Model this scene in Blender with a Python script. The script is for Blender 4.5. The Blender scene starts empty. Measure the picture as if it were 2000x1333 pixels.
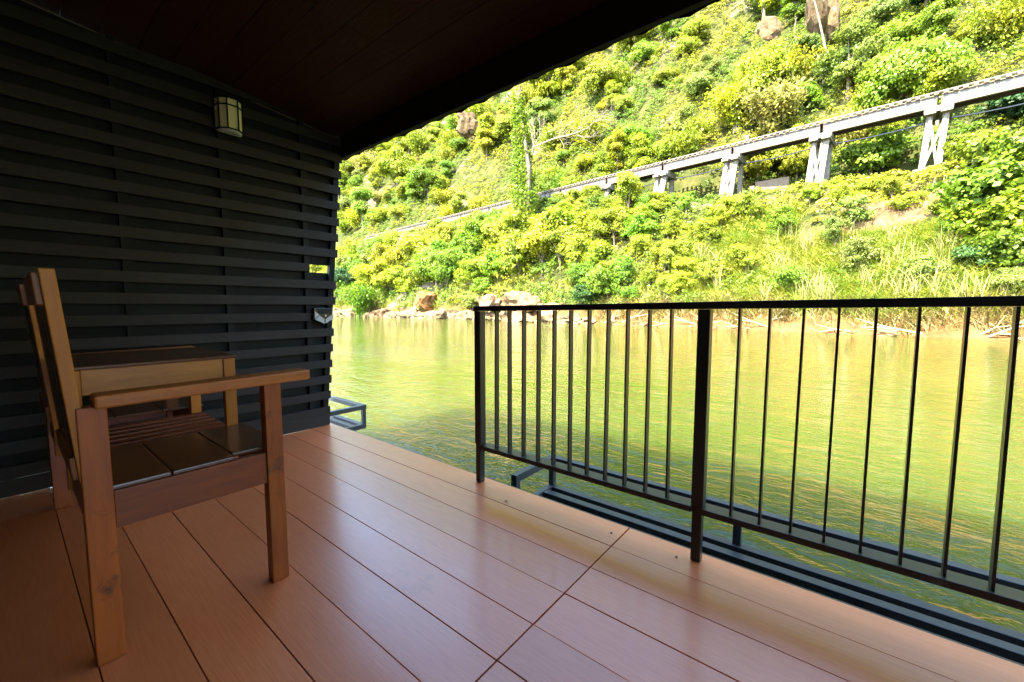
import bpy, bmesh, math, random
import numpy as np
from mathutils import Vector, Matrix, noise

random.seed(7)
rng = np.random.default_rng(7)
S = bpy.context.scene
COL = S.collection

# ------------------------------------------------------------------ camera
F_PX, CX, CY = 810.0, 1000.0, 666.5
YAW, PITCH, EYE = math.radians(39.08), math.radians(4.69), 0.95
cam_d = bpy.data.cameras.new('camera')
cam_d.sensor_width = 36.0
cam_d.lens = F_PX / 2000 * 36.0
cam_d.clip_start = 0.02
cam_d.clip_end = 3000
cam = bpy.data.objects.new('camera', cam_d)
COL.objects.link(cam)
cam.location = (0, 0, EYE)
cam.rotation_euler = (math.radians(90) - PITCH, 0, YAW)
S.camera = cam

# ------------------------------------------------------------------ light
SUN_EL, SUN_DIR = math.radians(51), Vector((0.12, 1.0, 0)).normalized()   # direction the light travels on plan
w = bpy.data.worlds.new('World'); S.world = w; w.use_nodes = True
nt = w.node_tree
bg = nt.nodes['Background']
sky = nt.nodes.new('ShaderNodeTexSky')
sky.sky_type = 'NISHITA'; sky.sun_disc = False
sky.sun_elevation = SUN_EL
sky.sun_rotation = math.atan2(-SUN_DIR.x, -SUN_DIR.y)
nt.links.new(sky.outputs[0], bg.inputs[0])
bg.inputs[1].default_value = 0.15
sl = bpy.data.lights.new('sun', 'SUN'); sl.energy = 4.6; sl.angle = math.radians(0.5); sl.color = (1, 0.91, 0.71)
sun = bpy.data.objects.new('sun', sl); COL.objects.link(sun)
dv = Vector((SUN_DIR.x * math.cos(SUN_EL), SUN_DIR.y * math.cos(SUN_EL), -math.sin(SUN_EL)))
sun.rotation_euler = dv.to_track_quat('-Z', 'Y').to_euler()
sun.location = (-20, -30, 40)

vs = S.view_settings
vs.view_transform = 'Standard'; vs.look = 'None'; vs.gamma = 1; vs.use_curve_mapping = False
vs.exposure = 3.5
S.render.engine = 'CYCLES'
S.cycles.use_denoising = True
S.cycles.max_bounces = 8
S.cycles.diffuse_bounces = 4
S.cycles.glossy_bounces = 4
S.cycles.transparent_max_bounces = 8
S.cycles.sample_clamp_indirect = 6

# ------------------------------------------------------------------ helpers
def tag(o, label=None, cat=None, group=None, kind=None):
    if label: o['label'] = label
    if cat: o['category'] = cat
    if group: o['group'] = group
    if kind: o['kind'] = kind
    return o

def empty(name, loc=(0, 0, 0), **k):
    o = bpy.data.objects.new(name, None); COL.objects.link(o); o.location = loc
    o.empty_display_size = 0.1
    return tag(o, **k)

def link(name, me, parent=None):
    o = bpy.data.objects.new(name, me); COL.objects.link(o)
    if parent: o.parent = parent
    return o

class MB:
    """collects boxes, bars, tubes and prisms in world space, links them as one mesh"""
    def __init__(self): self.v = []; self.f = []
    def hexa(self, p):
        n = len(self.v); self.v += [tuple(q) for q in p]
        for a in ((0, 3, 2, 1), (4, 5, 6, 7), (0, 1, 5, 4), (1, 2, 6, 5), (2, 3, 7, 6), (3, 0, 4, 7)):
            self.f.append(tuple(n + i for i in a))
        return self
    def box(self, x0, x1, y0, y1, z0, z1):
        return self.hexa([(x0, y0, z0), (x1, y0, z0), (x1, y1, z0), (x0, y1, z0),
                          (x0, y0, z1), (x1, y0, z1), (x1, y1, z1), (x0, y1, z1)])
    def bar(self, a, b, wd, ht, up=(0, 0, 1)):
        a, b = Vector(a), Vector(b); d = (b - a).normalized(); u = Vector(up)
        s = d.cross(u)
        if s.length < 1e-4: s = d.cross(Vector((1, 0, 0)))
        s.normalize(); u = s.cross(d).normalized()
        s *= wd / 2; u *= ht / 2
        return self.hexa([a - s - u, a + s - u, a + s + u, a - s + u, b - s - u, b + s - u, b + s + u, b - s + u])
    def tube(self, pts, rad, n=6):
        pts = [Vector(p) for p in pts]
        if not hasattr(rad, '__len__'): rad = [rad] * len(pts)
        base = len(self.v)
        for i, p in enumerate(pts):
            d = (pts[min(i + 1, len(pts) - 1)] - pts[max(i - 1, 0)]).normalized()
            s = d.cross(Vector((0, 0, 1)))
            if s.length < 1e-3: s = Vector((1, 0, 0))
            s.normalize(); u = s.cross(d).normalized()
            for k in range(n):
                a = 2 * math.pi * k / n
                self.v.append(tuple(p + (s * math.cos(a) + u * math.sin(a)) * rad[i]))
        for i in range(len(pts) - 1):
            for k in range(n):
                a, b = base + i * n + k, base + i * n + (k + 1) % n
                self.f.append((a, b, b + n, a + n))
        self.f.append(tuple(base + k for k in range(n))[::-1])
        self.f.append(tuple(base + (len(pts) - 1) * n + k for k in range(n)))
        return self
    def mesh(self, name, mat, bevel=0.0, smooth=False, o=(0, 0, 0)):
        me = bpy.data.meshes.new(name)
        me.from_pydata([(a - o[0], b - o[1], c - o[2]) for a, b, c in self.v], [], self.f)
        bm = bmesh.new(); bm.from_mesh(me)
        bmesh.ops.recalc_face_normals(bm, faces=bm.faces)
        if bevel > 0:
            bmesh.ops.bevel(bm, geom=list(bm.edges), offset=bevel, segments=2, affect='EDGES', profile=0.6)
        bm.to_mesh(me); bm.free()
        me.materials.append(mat)
        if smooth:
            for p in me.polygons: p.use_smooth = True
        return me
    def build(self, name, mat, parent=None, bevel=0.0, smooth=False):
        o = (0, 0, 0)
        if parent is not None:
            q = parent; o = Vector((0, 0, 0))
            while q is not None: o = o + q.location; q = q.parent
        return link(name, self.mesh(name, mat, bevel, smooth, o), parent)

def B(*a): return MB().box(*a)

def aim(u, v, y):
    """the point of the place on the ray through a photo pixel, at distance y across the river"""
    R = Vector((math.cos(YAW), math.sin(YAW), 0))
    Fw = Vector((-math.sin(YAW) * math.cos(PITCH), math.cos(YAW) * math.cos(PITCH), -math.sin(PITCH)))
    U = R.cross(Fw)
    d = R * ((u - CX) / F_PX) - U * ((v - CY) / F_PX) + Fw
    return Vector((0, 0, EYE)) + d * (y / d.y)

# ------------------------------------------------------------------ materials
def mat(name):
    m = bpy.data.materials.new(name); m.use_nodes = True
    t = m.node_tree; t.nodes.clear()
    out = t.nodes.new('ShaderNodeOutputMaterial')
    return m, t, out

def N(t, typ, **k):
    n = t.nodes.new(typ)
    for a, b in k.items():
        if a in n.inputs: n.inputs[a].default_value = b
        else: setattr(n, a, b)
    return n

def ramp(t, stops):
    r = t.nodes.new('ShaderNodeValToRGB')
    e = r.color_ramp.elements
    while len(e) < len(stops): e.new(0.5)
    for i, (p, c) in enumerate(stops):
        e[i].position = p; e[i].color = (*c, 1) if len(c) == 3 else c
    return r

def grained(name, c0, c1, rough=0.4, axis=0, scale=6, stretch=14, bump=0.15, bdist=0.004, spec=0.5, coat=0.0, island=0.25, wear=None, ior=1.5):
    """timber or paint with grain running along one axis (world space) and a change of tone from piece to piece"""
    m, t, out = mat(name)
    p = N(t, 'ShaderNodeBsdfPrincipled'); p.inputs['Roughness'].default_value = rough
    p.inputs['Specular IOR Level'].default_value = spec
    p.inputs['Coat Weight'].default_value = coat; p.inputs['Coat Roughness'].default_value = 0.2
    p.inputs['IOR'].default_value = ior
    geo = N(t, 'ShaderNodeNewGeometry')
    oi = N(t, 'ShaderNodeObjectInfo')
    mp = N(t, 'ShaderNodeMapping'); sc = [stretch] * 3; sc[axis] = 1
    mp.inputs['Scale'].default_value = sc
    add = N(t, 'ShaderNodeVectorMath', operation='ADD')
    sc3 = N(t, 'ShaderNodeVectorMath', operation='SCALE'); sc3.inputs['Scale'].default_value = 7.3
    cmb = N(t, 'ShaderNodeCombineXYZ')
    for i in range(3): t.links.new(oi.outputs['Random'], cmb.inputs[i])
    t.links.new(cmb.outputs[0], sc3.inputs[0])
    t.links.new(geo.outputs['Position'], add.inputs[0]); t.links.new(sc3.outputs[0], add.inputs[1])
    t.links.new(add.outputs[0], mp.inputs[0])
    n1 = N(t, 'ShaderNodeTexNoise', Scale=scale, Detail=8, Roughness=0.65)
    t.links.new(mp.outputs[0], n1.inputs['Vector'])
    n2 = N(t, 'ShaderNodeTexNoise', Scale=3.0, Detail=4)
    t.links.new(add.outputs[0], n2.inputs['Vector'])
    r = ramp(t, [(0.3, c0), (0.72, c1)])
    mixf = N(t, 'ShaderNodeMath', operation='MULTIPLY_ADD'); mixf.inputs[1].default_value = 0.75
    t.links.new(n1.outputs[0], mixf.inputs[0])
    m2 = N(t, 'ShaderNodeMath', operation='MULTIPLY'); m2.inputs[1].default_value = 0.27
    t.links.new(n2.outputs[0], m2.inputs[0]); t.links.new(m2.outputs[0], mixf.inputs[2])
    t.links.new(mixf.outputs[0], r.inputs[0])
    hv = N(t, 'ShaderNodeHueSaturation')
    mr = N(t, 'ShaderNodeMapRange'); mr.inputs['To Min'].default_value = 1 - island; mr.inputs['To Max'].default_value = 1 + island
    t.links.new(oi.outputs['Random'], mr.inputs['Value']); t.links.new(mr.outputs[0], hv.inputs['Value'])
    t.links.new(r.outputs[0], hv.inputs['Color'])
    colo = hv.outputs[0]
    if wear:
        n3 = N(t, 'ShaderNodeTexNoise', Scale=wear[1], Detail=6, Roughness=0.7)
        t.links.new(geo.outputs['Position'], n3.inputs['Vector'])
        rr = ramp(t, [(wear[2], (0, 0, 0)), (wear[2] + 0.1, (1, 1, 1))])
        t.links.new(n3.outputs[0], rr.inputs[0])
        mx = N(t, 'ShaderNodeMixRGB'); mx.inputs[2].default_value = (*wear[0], 1)
        t.links.new(rr.outputs[0], mx.inputs[0]); t.links.new(colo, mx.inputs[1]); colo = mx.outputs[0]
    t.links.new(colo, p.inputs['Base Color'])
    rm = N(t, 'ShaderNodeMapRange'); rm.inputs['To Min'].default_value = rough * 0.75; rm.inputs['To Max'].default_value = min(1, rough * 1.3)
    t.links.new(n2.outputs[0], rm.inputs['Value']); t.links.new(rm.outputs[0], p.inputs['Roughness'])
    if bump:
        b = N(t, 'ShaderNodeBump', Strength=bump, Distance=bdist)
        t.links.new(n1.outputs[0], b.inputs['Height']); t.links.new(b.outputs[0], p.inputs['Normal'])
    t.links.new(p.outputs[0], out.inputs[0])
    return m

def leafmat(name, trans=0.32, sat=1.0, vary=0.45):
    m, t, out = mat(name)
    oi = N(t, 'ShaderNodeObjectInfo'); geo = N(t, 'ShaderNodeNewGeometry')
    big = N(t, 'ShaderNodeTexNoise', Scale=0.35, Detail=3)
    t.links.new(geo.outputs['Position'], big.inputs['Vector'])
    hs = N(t, 'ShaderNodeHueSaturation'); hs.inputs['Saturation'].default_value = sat
    t.links.new(oi.outputs['Color'], hs.inputs['Color'])
    mr = N(t, 'ShaderNodeMapRange'); mr.inputs['To Min'].default_value = 1 - vary; mr.inputs['To Max'].default_value = 1 + vary
    t.links.new(geo.outputs['Random Per Island'], mr.inputs['Value']); t.links.new(mr.outputs[0], hs.inputs['Value'])
    # the hue drifts slowly from place to place and a little from leaf to leaf
    h1 = N(t, 'ShaderNodeMapRange'); h1.inputs['From Min'].default_value = 0.3; h1.inputs['From Max'].default_value = 0.7
    h1.inputs['To Min'].default_value = 0.495; h1.inputs['To Max'].default_value = 0.53
    t.links.new(big.outputs[0], h1.inputs['Value']); t.links.new(h1.outputs[0], hs.inputs['Hue'])
    p = N(t, 'ShaderNodeBsdfPrincipled'); p.inputs['Roughness'].default_value = 0.5; p.inputs['Specular IOR Level'].default_value = 0.35
    tr = N(t, 'ShaderNodeBsdfTranslucent')
    mx = N(t, 'ShaderNodeMixShader'); mx.inputs[0].default_value = trans
    t.links.new(hs.outputs[0], p.inputs['Base Color']); t.links.new(hs.outputs[0], tr.inputs['Color'])
    t.links.new(p.outputs[0], mx.inputs[1]); t.links.new(tr.outputs[0], mx.inputs[2])
    t.links.new(mx.outputs[0], out.inputs[0])
    return m

def plain(name, c, rough=0.5, spec=0.5, metal=0, noise_=0.15, nscale=20, bump=0.0):
    m, t, out = mat(name)
    p = N(t, 'ShaderNodeBsdfPrincipled', Roughness=rough, Metallic=metal); p.inputs['Specular IOR Level'].default_value = spec
    geo = N(t, 'ShaderNodeNewGeometry')
    n1 = N(t, 'ShaderNodeTexNoise', Scale=nscale, Detail=6, Roughness=0.6)
    t.links.new(geo.outputs['Position'], n1.inputs['Vector'])
    r = ramp(t, [(0.3, tuple(x * (1 - noise_) for x in c)), (0.7, tuple(x * (1 + noise_) for x in c))])
    t.links.new(n1.outputs[0], r.inputs[0]); t.links.new(r.outputs[0], p.inputs['Base Color'])
    if bump:
        b = N(t, 'ShaderNodeBump', Strength=bump, Distance=0.01)
        t.links.new(n1.outputs[0], b.inputs['Height']); t.links.new(b.outputs[0], p.inputs['Normal'])
    t.links.new(p.outputs[0], out.inputs[0])
    return m

M = {}
M['deck'] = grained('deck_board', (0.62, 0.150, 0.040), (0.76, 0.235, 0.082), rough=0.34, axis=0, scale=9, stretch=16, bump=0.22, bdist=0.0018, spec=0.8, coat=0.6, island=0.09, wear=((0.50, 0.135, 0.032), 2.0, 0.62))
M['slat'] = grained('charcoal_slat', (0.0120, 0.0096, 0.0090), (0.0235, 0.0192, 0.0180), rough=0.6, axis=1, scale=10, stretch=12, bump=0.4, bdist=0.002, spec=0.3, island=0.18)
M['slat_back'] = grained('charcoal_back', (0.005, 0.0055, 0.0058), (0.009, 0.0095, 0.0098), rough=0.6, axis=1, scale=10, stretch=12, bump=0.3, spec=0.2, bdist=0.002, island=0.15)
M['ceil'] = grained('ceiling_timber', (0.019, 0.0034, 0.0022), (0.042, 0.0085, 0.0060), rough=0.75, axis=0, scale=7, stretch=14, bump=0.9, bdist=0.006, spec=0.12, island=0.12)
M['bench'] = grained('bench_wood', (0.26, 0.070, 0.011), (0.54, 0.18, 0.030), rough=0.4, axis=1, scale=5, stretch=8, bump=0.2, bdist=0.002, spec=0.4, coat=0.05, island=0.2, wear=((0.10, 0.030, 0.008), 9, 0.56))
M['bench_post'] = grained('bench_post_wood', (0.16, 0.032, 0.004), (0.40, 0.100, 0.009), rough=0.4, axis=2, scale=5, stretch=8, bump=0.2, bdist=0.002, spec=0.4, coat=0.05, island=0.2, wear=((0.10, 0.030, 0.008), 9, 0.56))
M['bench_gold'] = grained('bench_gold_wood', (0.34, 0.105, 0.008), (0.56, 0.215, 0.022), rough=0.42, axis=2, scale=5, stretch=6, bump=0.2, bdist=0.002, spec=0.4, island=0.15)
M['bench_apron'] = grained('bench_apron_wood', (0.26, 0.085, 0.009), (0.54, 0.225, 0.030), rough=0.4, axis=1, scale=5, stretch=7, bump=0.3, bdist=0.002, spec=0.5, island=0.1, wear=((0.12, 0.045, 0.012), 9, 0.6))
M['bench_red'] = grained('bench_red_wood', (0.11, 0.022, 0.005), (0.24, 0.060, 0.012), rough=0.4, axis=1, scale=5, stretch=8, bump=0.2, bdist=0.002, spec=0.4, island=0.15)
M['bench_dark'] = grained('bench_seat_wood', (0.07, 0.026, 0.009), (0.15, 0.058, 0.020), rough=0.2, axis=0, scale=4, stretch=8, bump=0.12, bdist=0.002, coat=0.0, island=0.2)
M['iron'] = grained('black_painted_iron', (0.010, 0.012, 0.013), (0.020, 0.023, 0.025), rough=0.34, axis=2, scale=14, stretch=2, bump=0.12, bdist=0.001, island=0.1, wear=((0.07, 0.075, 0.075), 11, 0.63))
M['grate'] = grained('walkway_steel', (0.026, 0.033, 0.037), (0.050, 0.059, 0.065), rough=0.38, axis=0, scale=14, stretch=3, bump=0.15, bdist=0.001, island=0.1, wear=((0.22, 0.25, 0.26), 5, 0.66))
M['roof'] = plain('roof_sheet', (0.012, 0.009, 0.008), 0.85, spec=.2)
M['facade'] = grained('facade_boards', (0.020, 0.013, 0.010), (0.035, 0.022, 0.016), rough=0.6, axis=0)
M['concrete'] = plain('concrete', (0.13, 0.10, 0.07), 0.85, nscale=3, bump=0.3)
M['girder'] = grained('girder_paint', (0.080, 0.078, 0.068), (0.125, 0.12, 0.105), rough=0.6, axis=2, scale=1.4, stretch=2, bump=0.05, island=0.08, wear=((0.16, 0.10, 0.07), 1.3, 0.66))
M['flange'] = plain('rusted_flange', (0.045, 0.030, 0.024), 0.7, nscale=2)
M['flange_pale'] = plain('flange_lip', (0.15, 0.115, 0.09), 0.7, nscale=2)
M['pier'] = grained('whitewashed_timber', (0.085, 0.070, 0.055), (0.19, 0.17, 0.14), rough=0.8, axis=2, scale=1.5, stretch=5, bump=0.5, bdist=0.03, island=0.12)
M['sleeper'] = grained('sleeper', (0.05, 0.036, 0.028), (0.13, 0.10, 0.075), rough=0.8, axis=1, scale=3, island=0.35)
M['bark'] = grained('bark', (0.07, 0.05, 0.035), (0.16, 0.12, 0.085), rough=0.9, axis=2, scale=2, bump=0.5, bdist=0.03)
M['deadwood'] = grained('dead_wood', (0.17, 0.14, 0.085), (0.27, 0.23, 0.16), rough=0.8, axis=2, scale=2)
M['leaf'] = leafmat('foliage', trans=0.46, vary=0.26)
M['grass'] = leafmat('reeds', trans=0.25, vary=0.35)
M['white_pane'] = plain('frosted_pane', (0.42, 0.43, 0.42), 0.35)
M['black_plastic'] = plain('black_plastic', (0.012, 0.014, 0.016), 0.25)
M['solar_cell'] = plain('solar_cell', (0.003, 0.012, 0.022), 0.35, spec=.2, noise_=0.4)
M['screw'] = plain('screw', (0.01, 0.01, 0.01), 0.5)

def rockmat():
    m, t, out = mat('limestone')
    p = N(t, 'ShaderNodeBsdfPrincipled', Roughness=0.85); p.inputs['Specular IOR Level'].default_value = 0.2
    geo = N(t, 'ShaderNodeNewGeometry'); oi = N(t, 'ShaderNodeObjectInfo')
    n1 = N(t, 'ShaderNodeTexNoise', Scale=1.3, Detail=9, Roughness=0.65, Distortion=0.4)
    t.links.new(geo.outputs['Position'], n1.inputs['Vector'])
    r = ramp(t, [(0.30, (0.05, 0.032, 0.018)), (0.42, (0.15, 0.09, 0.045)), (0.55, (0.24, 0.165, 0.09)), (0.72, (0.30, 0.24, 0.16))])
    t.links.new(n1.outputs[0], r.inputs[0])
    mx = N(t, 'ShaderNodeMixRGB', blend_type='MULTIPLY'); mx.inputs[0].default_value = 1
    t.links.new(r.outputs[0], mx.inputs[1]); t.links.new(oi.outputs['Color'], mx.inputs[2])
    t.links.new(mx.outputs[0], p.inputs['Base Color'])
    b = N(t, 'ShaderNodeBump', Strength=0.9, Distance=0.15)
    t.links.new(n1.outputs[0], b.inputs['Height']); t.links.new(b.outputs[0], p.inputs['Normal'])
    t.links.new(p.outputs[0], out.inputs[0]); return m
M['rock'] = rockmat()

def groundmat():
    m, t, out = mat('hill_ground')
    p = N(t, 'ShaderNodeBsdfPrincipled', Roughness=0.95); p.inputs['Specular IOR Level'].default_value = 0.1
    geo = N(t, 'ShaderNodeNewGeometry'); sep = N(t, 'ShaderNodeSeparateXYZ')
    t.links.new(geo.outputs['Position'], sep.inputs[0])
    n1 = N(t, 'ShaderNodeTexNoise', Scale=0.5, Detail=9, Roughness=0.7)
    n2 = N(t, 'ShaderNodeTexNoise', Scale=0.09, Detail=5, Roughness=0.6)
    for n in (n1, n2): t.links.new(geo.outputs['Position'], n.inputs['Vector'])
    veg_shade = ramp(t, [(0.3, (0.016, 0.022, 0.006)), (0.5, (0.035, 0.042, 0.010)), (0.7, (0.085, 0.070, 0.028))])  # ground under the plants coloured dark so gaps between them read as shade
    t.links.new(n1.outputs[0], veg_shade.inputs[0])
    rock = ramp(t, [(0.35, (0.06, 0.05, 0.035)), (0.65, (0.20, 0.165, 0.125))])
    t.links.new(n1.outputs[0], rock.inputs[0])
    f = ramp(t, [(0.56, (0, 0, 0)), (0.64, (1, 1, 1))])
    t.links.new(n2.outputs[0], f.inputs[0])
    mx = N(t, 'ShaderNodeMixRGB'); t.links.new(f.outputs[0], mx.inputs[0]); t.links.new(veg_shade.outputs[0], mx.inputs[1]); t.links.new(rock.outputs[0], mx.inputs[2])
    soil = ramp(t, [(0.3, (0.060, 0.028, 0.010)), (0.7, (0.16, 0.082, 0.032))])
    t.links.new(n1.outputs[0], soil.inputs[0])
    mr = N(t, 'ShaderNodeMapRange'); mr.inputs['From Min'].default_value = 0.3; mr.inputs['From Max'].default_value = 1.3
    a = N(t, 'ShaderNodeMath', operation='MULTIPLY_ADD'); a.inputs[1].default_value = -1.6
    t.links.new(n1.outputs[0], a.inputs[0]); t.links.new(sep.outputs['Z'], a.inputs[2])
    ad = N(t, 'ShaderNodeMath', operation='ADD'); ad.inputs[1].default_value = 0.8
    t.links.new(a.outputs[0], ad.inputs[0]); t.links.new(ad.outputs[0], mr.inputs['Value'])
    mx2 = N(t, 'ShaderNodeMixRGB'); t.links.new(mr.outputs[0], mx2.inputs[0]); t.links.new(soil.outputs[0], mx2.inputs[1]); t.links.new(mx.outputs[0], mx2.inputs[2])
    t.links.new(mx2.outputs[0], p.inputs['Base Color'])
    b = N(t, 'ShaderNodeBump', Strength=0.8, Distance=0.3)
    t.links.new(n1.outputs[0], b.inputs['Height']); t.links.new(b.outputs[0], p.inputs['Normal'])
    t.links.new(p.outputs[0], out.inputs[0]); return m
M['ground'] = groundmat()

def watermat():
    m, t, out = mat('river_water')
    p = N(t, 'ShaderNodeBsdfPrincipled', Roughness=0.04, IOR=1.333)
    p.subsurface_method = 'BURLEY'; p.inputs['Subsurface Weight'].default_value = 1.0; p.inputs['Subsurface Radius'].default_value = (1, 1, .6); p.inputs['Subsurface Scale'].default_value = 2.6
    geo = N(t, 'ShaderNodeNewGeometry')
    n0 = N(t, 'ShaderNodeTexNoise', Scale=0.12, Detail=3)
    t.links.new(geo.outputs['Position'], n0.inputs['Vector'])
    r = ramp(t, [(0.35, (0.028, 0.044, 0.006)), (0.65, (0.046, 0.057, 0.008))])
    t.links.new(n0.outputs[0], r.inputs[0]); t.links.new(r.outputs[0], p.inputs['Base Color'])
    # ripples: long crests across the wind, finer ones riding on them, calm patches between
    def wave(scale, rot, stretch, detail, dist=0.6):
        mp = N(t, 'ShaderNodeMapping'); mp.inputs['Rotation'].default_value = (0, 0, rot); mp.inputs['Scale'].default_value = (1, stretch, 1)
        t.links.new(geo.outputs['Position'], mp.inputs[0])
        n = N(t, 'ShaderNodeTexNoise', Scale=scale, Detail=detail, Roughness=0.55, Distortion=dist)
        t.links.new(mp.outputs[0], n.inputs['Vector']); return n
    a = wave(1.1, 0.65, 2.0, 3); b = wave(4.2, 0.5, 1.9, 4); c = wave(15.0, 0.9, 1.5, 3)
    calm = N(t, 'ShaderNodeTexNoise', Scale=0.22, Detail=3); t.links.new(geo.outputs['Position'], calm.inputs['Vector'])
    cr = N(t, 'ShaderNodeMapRange'); cr.inputs['From Min'].default_value = 0.35; cr.inputs['From Max'].default_value = 0.62
    cr.inputs['To Min'].default_value = 0.35; cr.inputs['To Max'].default_value = 1.0
    t.links.new(calm.outputs[0], cr.inputs['Value'])
    def mul(x, k):
        q = N(t, 'ShaderNodeMath', operation='MULTIPLY'); t.links.new(x, q.inputs[0])
        if isinstance(k, float): q.inputs[1].default_value = k
        else: t.links.new(k, q.inputs[1])
        return q.outputs[0]
    def add(x, y):
        q = N(t, 'ShaderNodeMath', operation='ADD'); t.links.new(x, q.inputs[0]); t.links.new(y, q.inputs[1]); return q.outputs[0]
    h = add(mul(a.outputs[0], 0.070), mul(add(mul(b.outputs[0], 0.032), mul(c.outputs[0], 0.013)), cr.outputs[0]))
    bm_ = N(t, 'ShaderNodeBump', Strength=1.0, Distance=1.0)
    t.links.new(h, bm_.inputs['Height']); t.links.new(bm_.outputs[0], p.inputs['Normal'])
    t.links.new(p.outputs[0], out.inputs[0]); return m
M['water'] = watermat()

# ------------------------------------------------------------------ river, bank and hill
WZ = -0.5
BX = np.array([-400, -150, -66, -34, -20, -12, -7, 1, 6, 30, 90, 400.])
BY = np.array([90, 48, 35.3, 35.3, 32.6, 31.0, 30.2, 28.4, 27.9, 26, 24, 24.])
def yb(x): return float(np.interp(x, BX, BY))
def ytrack(x): return 44.9 - 0.095 * x
ZGX = np.array([-400, -77, -30, -17, -9, 8, 60.]); ZGY = np.array([15, 14.6, 13.6, 12.0, 10.6, 10.1, 9.5])
def fbm(x, y, s, o=5): return noise.fractal(Vector((x * s, y * s, 3.1)), 0.9, 2.1, o)
def ground(x, y):
    b = yb(x) + 0.7 * fbm(x, 0, 0.35, 3); s = y - b
    zg = float(np.interp(x, ZGX, ZGY)); st = ytrack(x) - yb(x)
    if s < 0: return max(WZ + s * 0.5, -4)
    r = 0.75 * min(1, s / 0.9) + WZ
    s1 = st - 3.0
    if s < s1:
        k = max(0, (s - 0.6) / (s1 - 0.6)); z = r + (zg - r) * (0.9 * k + 0.1 * k * k)
    elif s < st + 2.0: z = zg
    else:
        q = s - st - 2.0; z = zg + 1.45 * q - 0.0 * q
        zc0 = 52 + max(0, (-x - 35)) * .28
        if z > zc0: z = zc0 + (z - zc0) * 0.05
    rug = min(1, s / 4)
    z += rug * (0.5 * fbm(x, y, 0.22) + (2.6 * fbm(x + 40, y, 0.06) if s > st + 3 else 0))
    return z
NX, NS = 330, 150
vx = np.concatenate([np.linspace(-400, -110, 60), np.linspace(-108.8, 40, 220), np.linspace(43, 400, 50)])
ss = np.concatenate([np.linspace(-9, 26, 70), np.linspace(26.8, 75, 60), np.linspace(78, 500, 20)])
verts = []; faces = []
for i, x in enumerate(vx):
    bb = yb(x)
    for s in ss: verts.append((x, bb + s, ground(x, bb + s)))
for i in range(NX - 1):
    for j in range(NS - 1):
        a = i * NS + j; faces.append((a, a + NS, a + NS + 1, a + 1))
me = bpy.data.meshes.new('hillside'); me.from_pydata(verts, [], faces); me.materials.append(M['ground'])
for p in me.polygons: p.use_smooth = True
tag(link('hillside', me), kind='structure')

def sheet(name, x0, x1, y0, y1, z, m):
    me = bpy.data.meshes.new(name); me.from_pydata([(x0, y0, z), (x1, y0, z), (x1, y1, z), (x0, y1, z)], [], [(0, 1, 2, 3)])
    me.materials.append(m); return tag(link(name, me), kind='structure')
sheet('river', -900, 900, -14, 600, WZ, M['water'])
sheet('riverbed', -900, 900, -900, 600, -4.2, M['ground'])
near = MB()
near.hexa([(-900, -900, -4.1), (900, -900, -4.1), (900, -13, -4.1), (-900, -13, -4.1), (-900, -900, 1.2), (900, -900, 1.2), (900, -17, 1.2), (-900, -17, 1.2)])
tag(near.build('near_bank', M['ground']), kind='structure')

def hit(u, v):
    """where the ray through a photo pixel meets the hillside"""
    y = 26.0
    while y < 110:
        p = aim(u, v, y)
        if p.z < ground(p.x, p.y): return p
        y += 0.4
    return aim(u, v, 70)

# ------------------------------------------------------------------ the raft house: deck
deck = tag(empty('deck_floor', (0, 0, 0)), kind='structure')
seams = [1.655, 1.477, 1.303, 1.126, 0.950, 0.785, 0.615, 0.445, 0.275, 0.105, -0.070, -0.245, -0.42]
for i in range(len(seams) - 1):
    y1, y0 = seams[i] - 0.0017, seams[i + 1] + 0.0017
    for x0, x1 in ((-3.60, -0.692), (-0.688, 2.30), (2.304, 4.2)):
        dz = random.uniform(-0.0012, 0.0012)
        B(x0 + .001, x1 - .001, y0, y1, -0.03 + dz, dz).build('floor_board', M['deck'], deck, bevel=0.0008)
B(-3.6, 4.2, 1.657, 1.672, -0.10, -0.006).build('edge_angle', M['iron'], deck, bevel=0.002)
B(-3.6, 4.2, -0.42, 1.652, -0.06, -0.036).build('underlay', M['iron'], deck)
for y in (-0.2, 0.7, 1.5): B(-3.6, 4.2, y, y + .08, -0.2, -0.062).build('joist', M['iron'], deck)
for y in (0.0, 1.15):
    MB().tube([(-3.6, y, -0.46), (4.2, y, -0.46)], 0.26, 16).build('float', M['concrete'], deck, smooth=True)
for u, v in ((1194, 1042), (1321, 1089)):
    d = aim(u, v, 1.0); k = (0 - EYE) / (d.z - EYE); x, y = d.x * k, d.y * k
    MB().tube([(x, y, 0.001), (x, y, 0.0032)], 0.0045, 8).build('screw_head', M['screw'], deck)
lf = MB(); lf.v = [(-1.272, 1.508, .002), (-1.262, 1.502, .006), (-1.242, 1.500, .003), (-1.26, 1.511, .002)]; lf.f = [(0, 1, 2, 3)]
tag(lf.build('fallen_leaf', M['bark']), 'tiny dry brown leaf lying on the outer deck board near the left railing post', 'leaf')

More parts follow.
